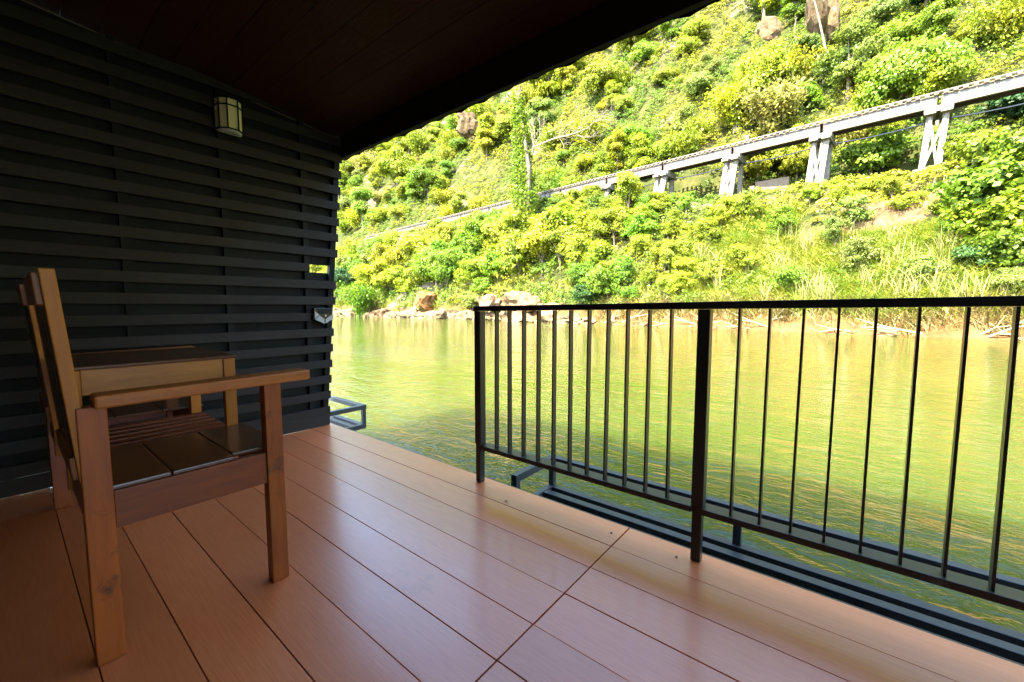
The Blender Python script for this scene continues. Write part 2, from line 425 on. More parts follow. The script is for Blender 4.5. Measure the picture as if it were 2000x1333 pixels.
# ---- slatted privacy wall
XW = -3.22
wall = empty('slatted_wall', (XW, 0.6, 0), label='charcoal slatted timber privacy wall closing the left end of the deck', cat='wall')
yend = lambda z: 1.622 + 0.085 * max(0, z)
zt = [0.088] + [0.152 + 0.1255 * k for k in range(20)]
for k, z in enumerate(zt):
    z0 = z - 0.0625 if k != 0 else 0.002
    z0 = max(z0, 0.002)
    if k in (0,): z = 0.0875
    e = yend(z)
    if z > 2.30: e = min(e, 1.79 - (z - 2.312) / .105)
    if k in (7, 10): e = 1.512        # the lamp slat and the slat cut short at the gap
    e0 = e - .002 if z <= 2.30 else min(yend(z), 1.79 - (z0 - 2.312) / .105)
    m = MB().hexa([(XW - .018, -0.40, z0), (XW, -0.40, z0), (XW, e0, z0), (XW - .018, e0, z0),
                   (XW - .018, -0.40, z), (XW, -0.40, z), (XW, e, z), (XW - .018, e, z)])
    m.build('slat', M['slat'], wall, bevel=0.0018)
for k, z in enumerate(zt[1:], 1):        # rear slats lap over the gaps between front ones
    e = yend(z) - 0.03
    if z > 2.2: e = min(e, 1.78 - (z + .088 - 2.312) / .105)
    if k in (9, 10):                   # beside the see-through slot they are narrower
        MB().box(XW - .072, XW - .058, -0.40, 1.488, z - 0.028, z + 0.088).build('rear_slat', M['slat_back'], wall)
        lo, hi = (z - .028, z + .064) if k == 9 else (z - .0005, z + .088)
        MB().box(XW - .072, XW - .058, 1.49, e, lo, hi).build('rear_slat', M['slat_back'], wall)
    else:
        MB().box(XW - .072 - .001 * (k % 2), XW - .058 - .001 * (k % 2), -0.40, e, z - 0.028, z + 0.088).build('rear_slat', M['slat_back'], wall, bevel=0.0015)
for y in (-0.04, 0.462, 0.965, 1.487):
    B(XW - .058, XW - .018, y - .004, y + .034, 0.002, 2.48 - .105 * 0 if y < 0 else 2.44).build('batten', M['slat_back'], wall)
m = MB().hexa([(XW - .058, 1.575, .002), (XW - .018, 1.575, .002), (XW - .018, 1.616, .002), (XW - .058, 1.616, .002),
               (XW - .058, 1.765, 2.28), (XW - .018, 1.765, 2.28), (XW - .018, 1.808, 2.28), (XW - .058, 1.808, 2.28)])
m.build('end_batten', M['slat_back'], wall)
for y in (0.48, 0.983, 1.503):         # nail heads
    for z in zt[8:16]:
        if random.random() < 0.45:
            MB().tube([(XW - .001, y, z - .03), (XW + .0012, y, z - .03)], 0.003, 6).build('nail', M['screw'], wall)

MB().hexa([(XW - .082, -.42, 2.18), (XW - .076, -.42, 2.18), (XW - .076, 1.76, 2.18), (XW - .082, 1.76, 2.18),
           (XW - .082, -.42, 2.541), (XW - .076, -.42, 2.541), (XW - .076, 1.76, 2.312), (XW - .082, 1.76, 2.312)]).build('top_infill', M['slat_back'], wall)
# ---- facade behind the camera, ceiling and roof
fac = empty('house_facade', (0, -0.42, 0), label='dark boarded house front behind the bench, hardly lit', cat='house wall')
for k in range(17):
    B(-3.7, 4.2, -0.45, -0.425 + 0.003 * (k % 2), 0.002 + k * 0.151, 0.149 + k * 0.151).build('wall_board', M['facade'], fac, bevel=0.002)
for side in (-3.7, 4.17):
    B(side, side + .03, -4.6, -0.452, -0.3, 2.6).build('side_wall', M['facade'], fac)
B(-3.7, 4.2, -4.63, -4.60, -0.3, 2.6).build('rear_wall', M['facade'], fac)

ceil = tag(empty('ceiling', (0, 0, 2.3)), kind='structure')
zc = lambda y: 2.312 + 0.105 * (1.80 - y)
W_ = 0.15
y = 1.795; k = 0
while y > -0.40:
    ya, yb2 = y, max(y - W_, -0.42)
    cuts = [-3.6, -2.05 + (0.0 if k % 2 else 1.2) , 0.55 + (0.5 if k % 2 else -.1), 4.2]
    for a, b2 in zip(cuts[:-1], cuts[1:]):
        MB().hexa([(a + .0008, yb2 + .0012, zc(yb2)), (b2 - .0008, yb2 + .0012, zc(yb2)), (b2 - .0008, ya - .0012, zc(ya)), (a + .0008, ya - .0012, zc(ya)),
                   (a + .0008, yb2 + .0012, zc(yb2) + .02), (b2 - .0008, yb2 + .0012, zc(yb2) + .02), (b2 - .0008, ya - .0012, zc(ya) + .02), (a + .0008, ya - .0012, zc(ya) + .02)]
                  ).build('ceiling_board', M['ceil'], ceil, bevel=0.002)
    y -= W_; k += 1

roof = empty('house_roof', (0, 0, 2.5), label='dark overhanging roof with a wavy sheet edge above the deck', cat='roof')
B(-3.7, 4.3, 1.801, 1.832, 2.138, 2.33).build('fascia', M['roof'], roof, bevel=0.003)
# corrugated sheet: wavy both sides, thick
def sheetmesh(y0, z0, y1, z1, name):
    n = 8 * 50; v = []; f = []
    xs = np.linspace(-4.6, 4.6, n + 1)
    rows = [(y0, z0), (y1, z1)]
    for dz in (0, 0.018):
        for (yy, zz) in rows:
            for x in xs:
                ph = (x / 0.20) % 1.0
                v.append((x, yy + (0.006 * math.sin(x * 9.1) if yy == y1 else 0), zz + 0.016 * abs(math.sin(math.pi * ph)) + dz + (0.004 * math.sin(x * 3.7) if yy == y1 else 0)))
    m_ = n + 1
    for i in range(n):
        f += [(i, i + 1, m_ + i + 1, m_ + i), (2 * m_ + i, 3 * m_ + i, 3 * m_ + i + 1, 2 * m_ + i + 1),
              (m_ + i, m_ + i + 1, 3 * m_ + i + 1, 3 * m_ + i), (i, 2 * m_ + i, 2 * m_ + i + 1, i + 1)]
    mb = MB(); mb.v = v; mb.f = f
    return mb.build(name, M['roof'], roof)
sheetmesh(-1.9, 4.15, 1.90, 2.345, 'roof_sheet')
sheetmesh(1.915, 2.344, 1.945, 2.196, 'eave_valance')
sheetmesh(-1.9, 4.17, -5.0, 2.6, 'roof_sheet')

# ---- wall lamp
lx, ly, lz0, lz1 = XW, 1.018, 2.085, 2.275
lamp = empty('wall_lamp', (XW, ly, 2.18), label='small half-octagonal wall lantern with frosted panes high on the dark slats', cat='lamp')
B(XW, XW + .012, ly - .085, ly + .085, lz0 - .005, lz1 + .012).build('back_plate', M['black_plastic'], lamp, bevel=.002)
pr = [(-.078, 0.012), (-.066, .055), (-.030, .092), (.030, .092), (.066, .055), (.078, 0.012)]
def lpt(i, z, s=1.0): return (XW + .002 + pr[i][1] * s, ly + pr[i][0] * s, z)
def lampmat():
    m, t, out = mat('lantern_glass')
    p = N(t, 'ShaderNodeBsdfPrincipled', Roughness=0.4); p.inputs['Base Color'].default_value = (0.80, 0.72, 0.36, 1)
    t.links.new(p.outputs[0], out.inputs[0]); return m
M['lantern'] = lampmat()
for i in range(5):
    for z0, z1 in ((lz0 + .006, lz0 + .143), (lz0 + .151, lz1 - .003)):
        a0, b0, a1, b1 = lpt(i, z0, .96), lpt(i + 1, z0, .96), lpt(i, z1, .96), lpt(i + 1, z1, .96)
        mb = MB(); mb.hexa([a0, b0, lpt(i + 1, z0, .92), lpt(i, z0, .92), a1, b1, lpt(i + 1, z1, .92), lpt(i, z1, .92)])
        mb.build('pane', M['lantern'], lamp)
for z in (lz0 + .002, lz0 + .147, lz1):
    mb = MB()
    for i in range(5): mb.bar(lpt(i, z), lpt(i + 1, z), .007, .007)
    mb.build('frame_ring', M['black_plastic'], lamp)
mb = MB()
for i in range(1, 5): mb.bar(lpt(i, lz0), lpt(i, lz1), .007, .007)
mb.build('frame_bar', M['black_plastic'], lamp)
mb = MB(); n_ = len(pr)
mb.v = [lpt(i, lz0 - .001, .95) for i in range(n_)] + [lpt(i, lz0 - .010, .80) for i in range(n_)]
mb.f = [tuple(range(n_)), tuple(range(2 * n_ - 1, n_ - 1, -1))] + [(i, (i + 1) % n_, n_ + (i + 1) % n_, n_ + i) for i in range(n_)]
mb.build('bottom_pane', M['white_pane'], lamp)
mb = MB(); mb.v = [lpt(i, lz1 + .002, 1.03) for i in range(n_)] + [lpt(i, lz1 + .012, .9) for i in range(n_)]
mb.f = [tuple(range(n_)), tuple(range(2 * n_ - 1, n_ - 1, -1))] + [(i, (i + 1) % n_, n_ + (i + 1) % n_, n_ + i) for i in range(n_)]
mb.build('cap', M['black_plastic'], lamp)

# ---- solar light in the slot of the slats
sol = empty('solar_light', (XW + .012, 1.59, 0.885), label='black solar light with white angled panes set into the slatted wall end', cat='solar light')
o0 = XW + .002
def P3(y, z, d): return (o0 + d, 1.592 + y, 0.885 + z)
mb = MB()
outline = [(-.078, .062), (.078, .062), (.086, -.034), (.0, -.078), (-.086, -.034)]
inner = [(-.070, .055), (.070, .055), (.076, -.030), (.0, -.070), (-.076, -.030)]
mb.v = [P3(a, b, 0) for a, b in outline] + [P3(a, b, .030) for a, b in inner]
mb.f = [(0, 1, 2, 3, 4), (9, 8, 7, 6, 5)] + [(i, (i + 1) % 5, 5 + (i + 1) % 5, 5 + i) for i in range(5)]
mb.build('housing', M['black_plastic'], sol, bevel=.002)
def facet(name, pts, m, d=.0315):
    q = MB(); n = len(pts); q.v = [P3(a, b, d) for a, b in pts] + [P3(a, b, d + .0035) for a, b in pts]
    q.f = [tuple(range(n))[::-1], tuple(range(n, 2 * n))] + [(i, (i + 1) % n, n + (i + 1) % n, n + i) for i in range(n)]
    q.build(name, m, sol)
facet('solar_panel', [(-.050, .052), (.066, .052), (.060, .012), (-.034, .012)], M['solar_cell'])
facet('sensor_panel', [(-.032, .007), (.058, .007), (.010, -.026)], M['black_plastic'])
facet('light_pane', [(-.069, .032), (-.038, .006), (-.070, -.026)], M['white_pane'])
facet('light_pane', [(-.036, .000), (.004, -.030), (.001, -.064), (-.068, -.032)], M['white_pane'])
facet('light_pane', [(.062, .004), (.013, -.030), (.009, -.064), (.072, -.030)], M['white_pane'])
MB().tube([P3(.012, -.002, .034), P3(.012, -.002, .040)], .008, 10).build('sensor', M['white_pane'], sol)

# ---- railing
YR = 1.60
rail = empty('deck_railing', (-0.4, YR, 0), label='black iron railing with thin flat uprights along the open deck edge', cat='railing')
RZ = lambda x: 0.937 + 0.0125 * (x + .85)          # the handrail climbs a little to the right
a_, b_ = -1.545, 2.90
MB().hexa([(a_, YR - .024, RZ(a_)), (b_, YR - .024, RZ(b_)), (b_, YR + .020, RZ(b_)), (a_, YR + .020, RZ(a_)),
           (a_, YR - .024, RZ(a_) + .026), (b_, YR - .024, RZ(b_) + .026), (b_, YR + .020, RZ(b_) + .026), (a_, YR + .020, RZ(a_) + .026)]).build('top_rail', M['iron'], rail, bevel=.002)
for x in (-1.52, -0.402, 0.716, 1.834, 2.88):
    B(x - .021, x + .021, YR - .021, YR + .021, 0.214, RZ(x) - .0008).build('post', M['iron'], rail, bevel=.002)
    B(x - .017, x + .017, YR - .019, YR + .015, 0.001, 0.2135).build('post_foot', M['iron'], rail, bevel=.002)
for xa, xb in ((-1.50, -0.424), (-0.380, 0.694), (0.738, 1.812), (1.856, 2.858)):
    B(xa - .005, xb + .005, YR - .030, YR + .036, 0.190, 0.2125).build('bottom_rail', M['iron'], rail, bevel=.002)
    if xa > 1.0: continue
    n = 11
    st = -1.402 if xa < -1 else xa + .088
    for i in range(n):
        x = st + i * 0.0885
        if x > xb - .03: break
        tilt = random.uniform(-.004, .004)
        MB().hexa([(x - .0035, YR - .014, .213), (x + .0035, YR - .014, .213), (x + .0035, YR + .014, .213), (x - .0035, YR + .014, .213),
                   (x - .0035 + tilt, YR - .014, RZ(x) - .0005), (x + .0035 + tilt, YR - .014, RZ(x) - .0005), (x + .0035 + tilt, YR + .014, RZ(x) - .0005), (x - .0035 + tilt, YR + .014, RZ(x) - .0005)]
                  ).build('baluster', M['iron'], rail)

# ---- steel walkways outside the deck
def walkway(x0, x1, label, flip):
    g = empty('pontoon_walkway', ((x0 + x1) / 2, 2.0, -0.2), label=label, cat='walkway', group='steel walkways beside the deck')
    ys = [1.765, 1.875, 1.985, 2.095, 2.19]
    for y in ys: B(x0 + .04, x1 - .04, y - .024, y + .026, -0.245, -0.203).build('tread_bar', M['grate'], g, bevel=.003)
    for x in (x0 + .02, x1 - .02): B(x - .02, x + .02, 1.74, 2.216, -0.247, -0.201).build('end_bar', M['grate'], g, bevel=.003)
    B(x0, x1, 2.178, 2.225, -0.055, -0.012).build('guard_rail', M['grate'], g, bevel=.003)
    ex = x0 if flip else x1
    s = 1 if flip else -1
    B(min(ex, ex + s * .04), max(ex, ex + s * .04), 1.80, 2.177, -0.055, -0.012).build('guard_return', M['grate'], g, bevel=.003)
    B(min(ex, ex + s * .04), max(ex, ex + s * .04), 1.80, 1.838, -0.2, -0.056).build('guard_post', M['grate'], g, bevel=.003)
    x = ex + s * .02
    xs = [x] + [ex + s * (1.10 + 1.1 * i) for i in range(5)]
    for x in xs:
        if x0 < x < x1: B(x - .018, x + .018, 2.185, 2.22, -0.2025, -0.0555).build('guard_post', M['grate'], g, bevel=.003)
    for x in np.arange(x0 + .3, x1, 1.2): B(x - .02, x + .02, 1.56, 2.2, -0.29, -0.25).build('cross_beam', M['iron'], g)
    for x in np.arange(x0 + .6, x1, 1.2): MB().tube([(x - .25, 2.0, -0.50), (x + .25, 2.0, -0.50)], .21, 14).build('float', M['concrete'], g, smooth=True)
walkway(-1.47, 4.0, 'long blue-grey barred steel walkway outside the railing', True)
walkway(-7.5, -3.66, 'short blue-grey barred walkway end seen past the slatted wall', False)
for (u, v), l in (((858, 903), 'short dark steel stub poking above the deck edge, the one further left'), ((962, 938), 'short dark steel stub beside the foot of the left railing post')):
    d = aim(u, v, 1.0); k = 1.70 / d.y; p = aim(u, v, 1.70)
    tag(MB().tube([(p.x - .03, p.y, -0.20), (p.x, p.y, p.z + .012)], .014, 8).build('mooring_stub', M['grate'], smooth=False), l, 'steel stub', 'mooring stubs')

# ---- double bench with table
bench = empty('double_bench', (-2.19, 0.33, 0), label='brown wooden twin armchair bench with a slatted table between its two seats', cat='bench')
XC = -2.19
def mir(sx, a, b): return (a, b) if sx > 0 else (2 * XC - b, 2 * XC - a)
for sx in (1, -1):
    x0, x1 = mir(sx, -1.535, -1.492)
    B(x0, x1, 0.535, 0.587, 0.001, 0.694).build('front_leg', M['bench_post'], bench, bevel=.003)
    B(x0, x1, 0.103, 0.160, 0.001, 0.694).build('rear_leg', M['bench_post'], bench, bevel=.003)
    ax0, ax1 = mir(sx, -1.545, -1.468)
    arm = MB(); arm.hexa([(ax0, .135, .690), (ax1, .135, .690), (ax1, .677, .696), (ax0, .677, .696),
                          (ax0, .135, .724), (ax1, .135, .724), (ax1, .677, .730), (ax0, .677, .730)])
    arm.build('armrest', M['bench'], bench, bevel=.006)
    rx0, rx1 = mir(sx, -1.527, -1.500)
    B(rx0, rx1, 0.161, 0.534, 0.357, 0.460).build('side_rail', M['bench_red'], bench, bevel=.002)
    # table side of the seat
    tx0, tx1 = mir(sx, -1.957, -1.925)
    B(tx0, tx1, 0.548, 0.588, 0.357, 0.744).build('table_leg', M['bench_gold'], bench, bevel=.003)
    B(tx0, tx1, 0.103, 0.150, 0.357, 0.744).build('table_leg', M['bench_gold'], bench, bevel=.003)
    B(*mir(sx, -1.951, -1.931), 0.151, 0.547, 0.660, 0.744).build('table_apron', M['bench_apron'], bench, bevel=.002)
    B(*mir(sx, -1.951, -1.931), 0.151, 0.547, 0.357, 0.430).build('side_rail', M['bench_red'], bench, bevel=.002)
    # seat boards
    cuts = [0.112, 0.285, 0.447, 0.606]
    for a, b2 in zip(cuts[:-1], cuts[1:]):
        sx0, sx1 = mir(sx, -1.920, -1.502)
        if b2 > .5: sx0, sx1 = mir(sx, -1.920, -1.538)
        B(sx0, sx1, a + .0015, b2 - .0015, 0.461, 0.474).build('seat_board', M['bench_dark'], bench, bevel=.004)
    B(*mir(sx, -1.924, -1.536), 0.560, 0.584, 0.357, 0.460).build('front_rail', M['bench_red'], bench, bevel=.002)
    B(*mir(sx, -1.924, -1.536), 0.112, 0.134, 0.357, 0.460).build('rear_rail', M['bench'], bench, bevel=.002)
    # back: two raking posts, top and bottom rails, upright slats
    def back(xa, xb, name, z0, z1, d0=0.0, d1=.028, m=M['bench_gold']):
        yy = lambda z: 0.137 - 0.072 * z
        mb = MB(); mb.hexa([(xa, yy(z0) + d0, z0), (xb, yy(z0) + d0, z0), (xb, yy(z0) + d1, z0), (xa, yy(z0) + d1, z0),
                            (xa, yy(z1) + d0, z1), (xb, yy(z1) + d0, z1), (xb, yy(z1) + d1, z1), (xa, yy(z1) + d1, z1)])
        mb.build(name, m, bench, bevel=.003)
    back(*mir(sx, -1.540, -1.500), 'back_post', 0.40, 1.043)
    back(*mir(sx, -1.990, -1.952), 'back_post', 0.40, 1.043)
    back(*mir(sx, -1.951, -1.541), 'back_rail', 0.955, 1.035, -.012, .012, M['bench'])
    back(*mir(sx, -1.951, -1.541), 'back_rail', 0.50, 0.56, -.010, .012, M['bench'])
    for i in range(5):
        c = -1.585 - i * 0.079
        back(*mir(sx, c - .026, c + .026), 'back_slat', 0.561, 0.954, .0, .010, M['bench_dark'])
# table between
B(-2.458, -1.922, 0.100, 0.594, 0.7455, 0.757).build('table_top', M['bench_dark'], bench, bevel=.003)
B(-2.424, -1.958, 0.560, 0.580, 0.660, 0.744).build('table_apron', M['bench_apron'], bench, bevel=.002)
for i in range(6):
    x = -2.40 + i * .072
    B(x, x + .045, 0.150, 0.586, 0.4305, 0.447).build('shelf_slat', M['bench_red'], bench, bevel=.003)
for yy in (0.200, 0.500):
    B(-2.424, -1.958, yy, yy + .03, 0.400, 0.430).build('shelf_bearer', M['bench'], bench)

# ------------------------------------------------------------------ viaduct
via = empty('railway_viaduct', (-9.5, 45, 10), label='pale plate-girder railway viaduct on timber piers along the wooded hillside', cat='viaduct')
ZT = 16.25; SP = 6.87; X0 = 4.25
ang = math.atan(-0.095)
def tp(x, dy, z):   # point on the track frame: x along, dy from the near girder face
    return (x - dy * math.sin(ang), ytrack(x) - 0.7 + dy * math.cos(ang), z)
def tbox(x0, x1, d0, d1, z0, z1, mb=None):
    mb = mb or MB()
    return mb.hexa([tp(x0, d0, z0), tp(x1, d0, z0), tp(x1, d1, z0), tp(x0, d1, z0), tp(x0, d0, z1), tp(x1, d0, z1), tp(x1, d1, z1), tp(x0, d1, z1)])
for k in range(-2, 13):
    xa, xb = X0 - (k + 1) * SP + .10, X0 - k * SP - .10
    if k == -2: xb = xa + SP - .2
    g = tbox(xa, xb, 0.06, 0.10, ZT - .80, ZT - .04).build('girder_web', M['girder'], via)
    tbox(xa, xb, 1.30, 1.34, ZT - .80, ZT - .04).build('girder_web', M['flange'], via)  # far web coloured dark to stand in for the shade under the track
    tbox(xa, xb, -0.06, 0.20, ZT - .84, ZT - .801).build('bottom_flange', M['flange_pale'], via)
    tbox(xa, xb, -0.02, 0.16, ZT - .799, ZT - .74).build('flange_angle', M['flange'], via)
    tbox(xa, xb, -0.06, 0.20, ZT - .039, ZT).build('top_flange', M['flange_pale'], via)
    tbox(xa, xb, .21, 1.29, ZT - .035, ZT - .004).build('light_stop_plank', M['sleeper'], via)  # added unseen planks that keep sun from falling through onto the far web
    if k < 9:
        n = 8
        for i in range(n + 1):
            x = xa + .05 + (xb - xa - .1) * i / n
            o = tbox(x - .045, x + .045, -0.01, 0.058, ZT - .738, ZT - .04).build('stiffener', M['flange'], via)
for i in range(215):
    x = 18 - i * .48
    if x < -84: break
    j = random.uniform(-.04, .04)
    tbox(x - .12, x + .12, -0.12 + j, 1.85 + j, ZT + .001, ZT + .17 + random.uniform(-.01, .02)).build('sleeper', M['sleeper'], via)
for d in (0.15, 1.25):
    tbox(-84, 18, d, d + .07, ZT + .192, ZT + .31).build('rail', M['flange'], via)
tbox(-84, 18, -.06, .06, ZT + .192, ZT + .25).build('guard_timber', M['flange_pale'], via)
mb = MB()
for k in range(-2, 4):
    pts = []
    for i in range(7):
        q = i / 6; x = X0 - (k + q) * SP
        pts.append(tp(x, .75, 14.75 - .22 * 4 * q * (1 - q)))
    mb.tube(pts, .05, 5)
mb.build('cable', M['black_plastic'], via)
zbase = {-2: 9.4, -1: 9.6, 0: 9.8, 1: 9.8, 2: 9.9, 3: 11.0, 4: 12, 5: 12.5, 6: 13}
for k in range(-2, 7):
    xp = X0 - k * SP; zb = zbase[k]; zt_ = ZT - 1.22
    pier = tbox(xp - .75, xp + .75, -.35, 1.75, ZT - 1.22, ZT - .845).build('pier', M['pier'], via)
    th = .34 if k <= 0 else .40
    for sx in (-1, 1):
        for d0, d1 in ((-.05, -.9), (1.4, 2.2)):
            a = tp(xp + sx * .42, d0, zt_); b2 = tp(xp + sx * .42 - .30, d1, zb)
            MB().bar(b2, a, th * random.uniform(.85, 1.1), th, (0, 1, 0)).build('pier_leg', M['pier'], pier).location = (0, 0, 0)
        tbox(xp + sx * .42 - .30, xp + sx * .42 + .30, -.75, 2.1, ZT - 1.45, ZT - 1.221).build('pier_cap', M['pier'], pier)
    for (xa, za), (xb, zb2) in (((-.45, zt_ - .3), (.35, zb + 1.0)), ((.45, zt_ - .3), (-.45, zb + 1.0))):
        da = -.32 - .6 * (zt_ - za) / 5; db = -.32 - .85 * (zt_ - zb2) / (zt_ - zb)
        MB().bar(tp(xp + xa, da + (.05 if xa > 0 else 0), za), tp(xp + xb - .2, db + (.05 if xa > 0 else 0), zb2), .16, .08, (0, 1, 0)).build('pier_brace', M['pier'], pier)
    MB().bar(tp(xp - 1.1, -.98, zb + 1.05), tp(xp + .55, -.98, zb + 1.25), .18, .10, (0, 1, 0)).build('pier_brace', M['pier'], pier)
    if k >= 1:
        for q in range(3):
            xo = random.uniform(-.35, .35)
            MB().bar(tp(xp + xo, .1, zt_), tp(xp + xo - .2 + random.uniform(-.3, .3), -.5, zb), .24, .24, (0, 1, 0)).build('pier_leg', M['pier'], pier)
# children of a pier were built in world coordinates already (pier sits at its parent's origin)
# concrete retaining wall and marker post by the track
p = aim(1505, 352, 47.2)
rw = MB(); rw.box(p.x - 1.3, p.x + 1.5, 47.2, 47.8, 9.6, 13.1); rw.box(p.x - 1.7, p.x - 1.3, 46.9, 47.9, 9.6, 12.7)
tag(rw.build('retaining_wall', M['concrete'], bevel=.06), 'weathered grey concrete retaining wall standing in shade behind the viaduct piers', 'wall')
p = aim(1459, 278, ytrack(-8.4) + 1.2)
mp_ = MB(); mp_.box(p.x - .14, p.x + .14, p.y, p.y + .2, 16.4, 17.45); mp_.box(p.x - .18, p.x + .18, p.y - .04, p.y + .24, 17.45, 17.6)
tag(mp_.build('marker_post', M['pier'], bevel=.02), 'short white marker post standing beside the railway track', 'post')

# ------------------------------------------------------------------ vegetation
def leaf_cloud(pts, size, up=0.5, aspect=1.0, dirs=None, droop=0.0, jit=0.4, r=rng):
    """one mesh of leaf-sized faces centred on pts; every leaf is an island of its own"""
    n = len(pts)
    nrm = r.normal(size=(n, 3)); nrm /= np.linalg.norm(nrm, axis=1, keepdims=True)
    if dirs is not None: nrm = nrm * 1.0 + dirs
    nrm[:, 2] += up; nrm[:, 1] -= 0.25 * up; nrm /= np.linalg.norm(nrm, axis=1, keepdims=True)
    t = r.normal(size=(n, 3)); t[:, 2] -= droop
    a = np.cross(nrm, t); a /= np.linalg.norm(a, axis=1, keepdims=True) + 1e-9
    b = np.cross(nrm, a)
    s = size * (1 + jit * r.uniform(-1, 1, n))[:, None]
    L = b * s * aspect; W = a * s * 0.5
    v = np.empty((n, 4, 3)); v[:, 0] = pts - L * .5; v[:, 1] = pts + W + nrm * s * .12; v[:, 2] = pts + L * .5; v[:, 3] = pts - W + nrm * s * .12
    return v.reshape(-1, 3), n
def quads_mesh(name, v, n, m):
    me = bpy.data.meshes.new(name)
    me.vertices.add(4 * n); me.vertices.foreach_set('co', v.astype(np.float32).ravel())
    me.loops.add(4 * n); me.loops.foreach_set('vertex_index', np.arange(4 * n, dtype=np.int32))
    me.polygons.add(n); me.polygons.foreach_set('loop_start', np.arange(0, 4 * n, 4, dtype=np.int32))
    me.polygons.foreach_set('loop_total', np.full(n, 4, dtype=np.int32))
    me.materials.append(m); me.update(calc_edges=True)
    return me

def crown(name, rx, rz, nlobe, nclump, nleaf, leaf, cr, seed, up=.45, aspect=1.15, droop=0.15):
    """a crown of several lobes, each lobe a shell of leafy twigs: rounded masses with gaps between them"""
    r = np.random.default_rng(seed)
    def unit(n):
        d = r.normal(size=(n, 3)); return d / np.linalg.norm(d, axis=1, keepdims=True)
    L = unit(nlobe); L[:, 2] = L[:, 2] * .9 + .15
    C = L * r.uniform(.40, .72, (nlobe, 1)) * np.array([rx, rx, rz]) + np.array([0, 0, rz * .95])
    P, D = [], []
    for c, l in zip(C, L):
        lr = rx * r.uniform(.30, .52)
        u = unit(nclump); u[:, 2] = np.where(u[:, 2] < -.35, -u[:, 2], u[:, 2])
        cc = c + u * lr * r.uniform(.75, 1.05, (nclump, 1)) * np.array([1, 1, .8])
        for q, d in zip(cc, u):
            k = int(nleaf * r.uniform(.5, 1.4)); t = unit(k)
            P.append(q + t * cr * r.uniform(.5, 1.25) * r.uniform(.2, 1, (k, 1)) ** .5 * np.array([1, 1, .6]))
            D.append(t * .25 + d * .75 + l * .25)
    P = np.vstack(P); D = np.vstack(D)
    v, n = leaf_cloud(P, leaf, up, aspect, D, droop, r=r)
    return quads_mesh(name, v, n, M['leaf']), C

def trunk_mesh(name, c, h, rad, seed, m=None, nb=7, lean=.2):
    r = random.Random(seed); mb = MB(); top = Vector((r.uniform(-lean, lean), r.uniform(-lean, lean), h))
    mb.tube([(0, 0, -.6), (top.x * .3, top.y * .3, h * .4), top * .75, top], [rad * 1.3, rad, rad * .7, rad * .35], 6)
    for q in list(c)[:nb]:
        s = top * r.uniform(.45, .9)
        e = Vector(q); mid = (s + e) / 2 + Vector((0, 0, r.uniform(-.1, .3)))
        mb.tube([s, mid, e], [rad * .45, rad * .28, rad * .1], 4)
    return mb.mesh(name, m or M['bark'])

PROTO = {}
def proto(kind, variants):
    PROTO[kind] = []
    for i, (a, th, tr) in enumerate(variants):
        me, c = crown(f'{kind}_crown', *a)
        PROTO[kind].append((me, trunk_mesh(f'{kind}_trunk', c, th, tr, i * 7 + 3)))
#                rx  rz  clumps leaves size clumpR seed
#                 rx   rz  lobes clumps leaves size clumpR seed
#                 rx   rz  lobes clumps leaves size clumpR seed
proto('tree', [((2.2, 2.0, 13, 34, 36, .115, .40, 1), 2.4, .12), ((1.8, 2.7, 13, 32, 36, .110, .38, 2), 3.0, .11), ((2.5, 1.8, 15, 34, 34, .120, .44, 3), 2.2, .13), ((1.9, 2.4, 11, 36, 36, .105, .38, 4), 2.6, .11), ((2.3, 2.3, 16, 30, 34, .115, .42, 5), 2.6, .12), ((1.5, 2.9, 12, 32, 34, .110, .40, 6), 3.2, .10)])
proto('shrub', [((1.5, 1.1, 10, 24, 30, .090, .34, 11), .9, .05), ((1.25, 1.4, 9, 24, 30, .085, .32, 12), 1.0, .05), ((1.7, 1.0, 11, 24, 30, .095, .36, 13), .8, .05), ((1.4, 1.3, 8, 28, 30, .090, .36, 14), .9, .05), ((1.3, 1.7, 9, 26, 30, .085, .34, 15), 1.1, .05)])
proto('large_leaved_tree', [((2.0, 1.8, 11, 26, 17, .185, .42, 21), 2.2, .10), ((1.8, 2.0, 11, 26, 17, .195, .40, 22), 2.4, .09)])

def bamboo_mesh(seed, h=5.0, n=13):
    r = np.random.default_rng(seed); P = []; st = MB()
    for i in range(n):
        a = r.uniform(0, 2 * math.pi); sp = r.uniform(.6, 2.3); hh = h * r.uniform(.7, 1.05)
        pts = []
        for q in np.linspace(0, 1, 8):
            pts.append((math.cos(a) * sp * q ** 2.2 + .25 * math.cos(a * 3), math.sin(a) * sp * q ** 2.2 + .25 * math.sin(a * 3), hh * (q - .22 * q ** 3.5)))
        st.tube(pts, [.05, .05, .045, .04, .03, .025, .015, .008], 4)
        for q, p in zip(np.linspace(0, 1, 8)[2:], pts[2:]):
            k = int(55 * q + 15)
            P.append(np.array(p) + r.normal(size=(k, 3)) * np.array([.34, .34, .30]) * (.5 + q) - np.array([0, 0, .25]))
    P = np.vstack(P); v, n2 = leaf_cloud(P, .17, .3, 1.9, droop=1.2, r=r)
    return quads_mesh('bamboo_leaves', v, n2, M['leaf']), st.mesh('bamboo_culms', M['deadwood'])
PROTO['bamboo'] = [bamboo_mesh(31), bamboo_mesh(32), bamboo_mesh(33, 4.2)]

